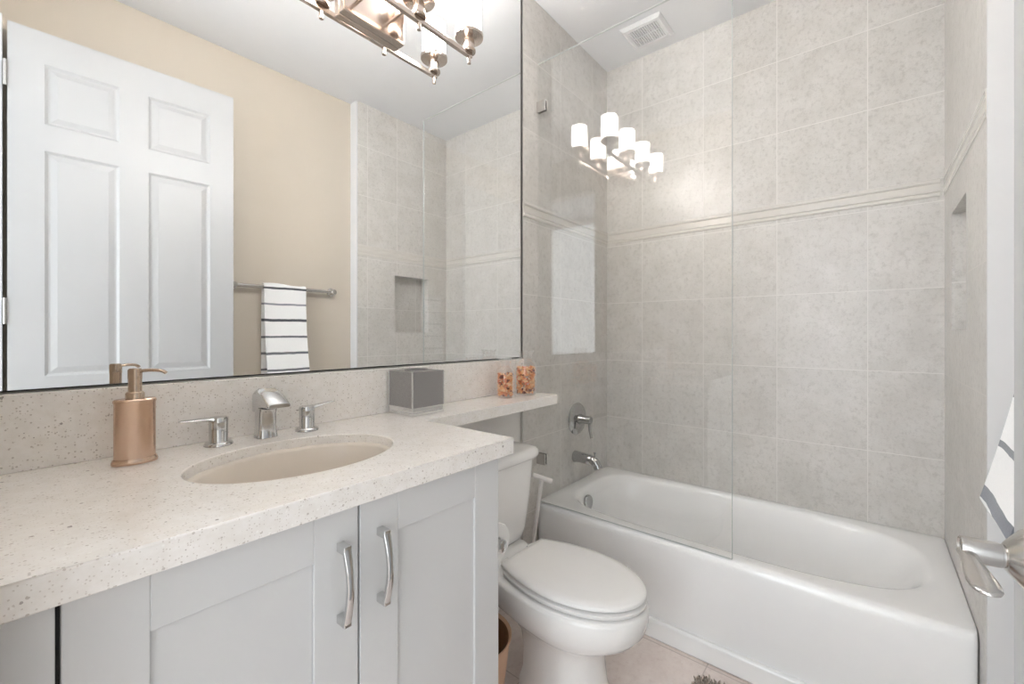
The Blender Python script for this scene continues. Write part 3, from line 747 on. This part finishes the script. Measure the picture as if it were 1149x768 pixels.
while x < mx1:
    y = my0
    while y < my1:
        px, py = x+rnd.uniform(-.004,.004), y+rnd.uniform(-.004,.004)
        if inside(px, py):
            a = rnd.random()*6.28; h = rnd.uniform(0.010,0.020); lx, ly = rnd.uniform(-.006,.006), rnd.uniform(-.006,.006)
            r_ = 0.0035
            b = [bm.verts.new((px+r_*math.cos(a+k*2.094), py+r_*math.sin(a+k*2.094), 0.0101)) for k in range(3)]
            m = [bm.verts.new((px+lx*.6+r_*.9*math.cos(a+k*2.094), py+ly*.6+r_*.9*math.sin(a+k*2.094), 0.0101+h*.7)) for k in range(3)]
            t = bm.verts.new((px+lx, py+ly, 0.0101+h))
            for k in range(3):
                q = (k+1)%3
                bm.faces.new((b[k], b[q], m[q], m[k])); bm.faces.new((m[k], m[q], t))
        y += st
    x += st
tag(build('shag_pile', bm, 'shag', bmat, smooth=False), kind='stuff')

# ceiling vent
vt = empty('exhaust_vent', (2.12, 0.87, ZC)); tag(vt, 'white square exhaust fan grille in the ceiling over the tub', 'vent')
X0, X1, Y0, Y1 = 2.028, 2.222, 0.772, 0.978
bm = B()
zt, zb = ZC-0.0005, ZC-0.016
def rr4(i, z): return [Vector(p) for p in ((X0+i,Y0+i,z),(X1-i,Y0+i,z),(X1-i,Y1-i,z),(X0+i,Y1-i,z))]
loft(bm, [rr4(0, zt), rr4(0, zt-0.004), rr4(0.012, zb), rr4(0.030, zb), rr4(0.032, zb+0.006)], True, False)
build('frame', bm, 'vent', vt, smooth=False)
bm = B(); n = 13
for i in range(n):
    y = Y0+0.036+(Y1-Y0-0.072)*i/(n-1)
    box(bm, X0+0.031, X1-0.031, y-0.0032, y+0.0032, zb+0.0005, zb+0.008)
box(bm, (X0+X1)/2-0.003, (X0+X1)/2+0.003, Y0+0.033, Y1-0.033, zb+0.001, zb+0.008)
build('grille', bm, 'vent', vt, smooth=False)
bm = B(); box(bm, X0+0.030, X1-0.030, Y0+0.030, Y1-0.030, zb+0.0085, zb+0.0095)
build('backing', bm, 'vent_dark', vt, smooth=False)

# ------------------------------------------------------------------ towel bar and towel
tbz, tby = 1.428, -0.250
tr = empty('towel_bar', (1.11, YBG, tbz)); tag(tr, 'satin nickel towel bar on the beige wall', 'towel bar')
bm = B(); tube(bm, [(0.815, tby, tbz),(1.395, tby, tbz)], 0.0105, 18)
build('rod', bm, 'satin', tr)
for x in (0.826, 1.388):
    bm = B(); lathe(bm, (x, YBG+0.0006, tbz), (0,1,0), [(0.0,0),(0.026,0),(0.026,0.006),(0.016,0.012),(0.012,0.022),(0.013,0.026),(0.017,0.030),(0.017,0.049),(0.013,0.053),(0.0,0.054)], 24, False, False)
    build('bracket', bm, 'satin', tr)
tx0, tx1 = 0.972, 1.205
prof = [(-0.276,0.90),(-0.275,1.05),(-0.273,1.20),(-0.270,1.35)]
for i in range(9):
    a = PI-PI*i/8; prof.append((tby+0.0145*math.cos(a)*1.15, tbz+0.004+0.0145*math.sin(a)))
prof += [(-0.2345,1.35),(-0.229,1.25),(-0.220,1.15),(-0.206,1.05),(-0.186,0.95),(-0.170,0.88),(-0.162,0.848)]
bm = B(); nx = 24; th_ = 0.007
grid = []
pp = [Vector((0,y,z)) for y,z in prof]
pp = smoothpts(pp, 4)
for i, p in enumerate(pp):
    a = pp[max(0,i-1)]; b = pp[min(len(pp)-1,i+1)]; d = (b-a).normalized(); nrm = Vector((0, d.z, -d.y))
    if nrm.y*0 + (nrm.z if abs(nrm.z) > .9 else 0) < -0.9: nrm = -nrm
    grid.append((p, d))
def side(sgn):
    rows = []
    for i, (p, d) in enumerate(grid):
        nrm = Vector((0, -d.z, d.y)) * sgn       # left or right of the path
        row = []
        for k in range(nx+1):
            u = k/nx; x = tx0+(tx1-tx0)*u
            drop = max(0.0, 1.30-p.z)
            wv = 0.002*math.sin(u*5.2+0.6)*min(1, drop*2.2) if i > len(grid)*0.6 else 0.0
            sag = 0.004*math.sin(u*6.0)
            row.append(Vector((x, p.y, p.z+sag)) + nrm*(th_/2) + Vector((0, wv*0.9, 0)))
        rows.append(row)
    return rows
S1, S2 = side(1), side(-1)
V1 = [[bm.verts.new(q) for q in r] for r in S1]; V2 = [[bm.verts.new(q) for q in r] for r in S2]
for V in (V1, V2):
    for a, b in zip(V, V[1:]):
        for k in range(nx): bm.faces.new((a[k], a[k+1], b[k+1], b[k]))
for k in range(nx):
    bm.faces.new((V1[0][k], V1[0][k+1], V2[0][k+1], V2[0][k])); bm.faces.new((V1[-1][k], V1[-1][k+1], V2[-1][k+1], V2[-1][k]))
for i in range(len(V1)-1):
    for k in (0, nx): bm.faces.new((V1[i][k], V1[i+1][k], V2[i+1][k], V2[i][k]))
tw = build('hand_towel', bm, 'towel', None, loc=((tx0+tx1)/2, tby, TOWEL_Z0), angle=70)
tag(tw, 'white hand towel with dark grey stripes hanging on the towel bar', 'towel')

# ------------------------------------------------------------------ door, opened against the right wall
hx0, hy0 = 0.034, -0.177; ang = math.atan2(0.044, 0.755); LEN = 0.756; DT, DTOP = 0.035, 2.375
bm = B(); F = 0.007
def dbox(s0, s1, n0, n1, z0, z1): box(bm, s0, s1, n0, n1, z0, z1)
dbox(0, LEN, -DT, -F, 0.012, DTOP)
cols = [(0.098, 0.322), (0.420, 0.656)]; rows_ = [(0.20, 0.86), (0.99, 1.900), (2.005, 2.248)]
zs = [0.012]+[z for r in rows_ for z in r]+[DTOP]
dbox(0, cols[0][0], -F, 0, 0.012, DTOP); dbox(cols[0][1], cols[1][0], -F, 0, 0.012, DTOP); dbox(cols[1][1], LEN, -F, 0, 0.012, DTOP)
for c0, c1 in cols:
    for k in range(0, len(zs), 2): dbox(c0, c1, -F, 0, zs[k], zs[k+1])
    for z0_, z1_ in rows_:
        def rect(i, n): return [Vector(p) for p in ((c0+i,n,z0_+i),(c1-i,n,z0_+i),(c1-i,n,z1_-i),(c0+i,n,z1_-i))]
        loft(bm, [rect(0.0,-0.0005), rect(0.010,-F+0.0005), rect(0.016,-F+0.0005), rect(0.036,-0.0015)], False, True)
bmesh.ops.transform(bm, matrix=Matrix.Translation((hx0,hy0,0)) @ Matrix.Rotation(ang, 4, 'Z'), verts=bm.verts)
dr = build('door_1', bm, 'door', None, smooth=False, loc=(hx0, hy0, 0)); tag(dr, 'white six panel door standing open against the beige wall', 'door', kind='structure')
Md = Matrix.Translation((hx0,hy0,0)) @ Matrix.Rotation(ang, 4, 'Z')
bm = B(); hs, hz = 0.690, 0.912
lathe(bm, (hs, 0.0005, hz), (0,1,0), [(0.0,0),(0.033,0),(0.034,0.003),(0.031,0.008),(0.022,0.016),(0.016,0.021),(0.0135,0.0225)], 36, False, True)
lathe(bm, (hs, 0.0228, hz), (0,1,0), [(0.0125,0),(0.0125,0.002)], 28, True, True)
lathe(bm, (hs, 0.025, hz), (0,1,0), [(0.0130,0.0),(0.0135,0.002),(0.0138,0.029),(0.0133,0.032),(0.0115,0.033),(0.0105,0.031),(0.0,0.031)], 32, True, False)
# flattened paddle pointing back towards the hinges
P0 = Vector((hs-0.002, 0.0525, hz-0.004))
rings = []
for t, dz_, ry, rz in ((0.0,0.0,0.009,0.0085),(0.02,0.0,0.0085,0.0085),(0.04,-0.001,0.0075,0.0095),(0.06,-0.002,0.0065,0.0115),(0.08,-0.003,0.0055,0.0130),(0.095,-0.004,0.005,0.0120),(0.104,-0.004,0.004,0.009),(0.108,-0.004,0.002,0.003)):
    c_ = P0+Vector((-t, 0.0, dz_))
    rings.append([Vector((P0.x-t*0.86, c_.y, c_.z))+Vector((0, rz*math.cos(2*PI*i/20), ry*0.8*math.sin(2*PI*i/20))) for i in range(20)])
loft(bm, rings)
# matching lever on the wall side
lathe(bm, (hs, -DT-0.0005, hz), (0,-1,0), [(0.0,0),(0.033,0),(0.033,0.006),(0.014,0.014),(0.012,0.045),(0.0,0.046)], 28, False, False)
tube(bm, [(hs,-DT-0.038,hz),(hs-0.10,-DT-0.038,hz)], [0.009,0.007], 12)
bmesh.ops.transform(bm, matrix=Md, verts=bm.verts)
tag(build('door_handle', bm, 'satin', dr, angle=50), 'brushed nickel lever')
for z in (0.25, 1.2, 2.12):
    bm = B(); lathe(bm, (-0.006, 0.004, z), (0,0,1), [(0.0,0),(0.005,0),(0.005,0.10),(0.0,0.10)], 14, False, False)
    bmesh.ops.transform(bm, matrix=Md, verts=bm.verts)
    build('hinge', bm, 'satin', dr)
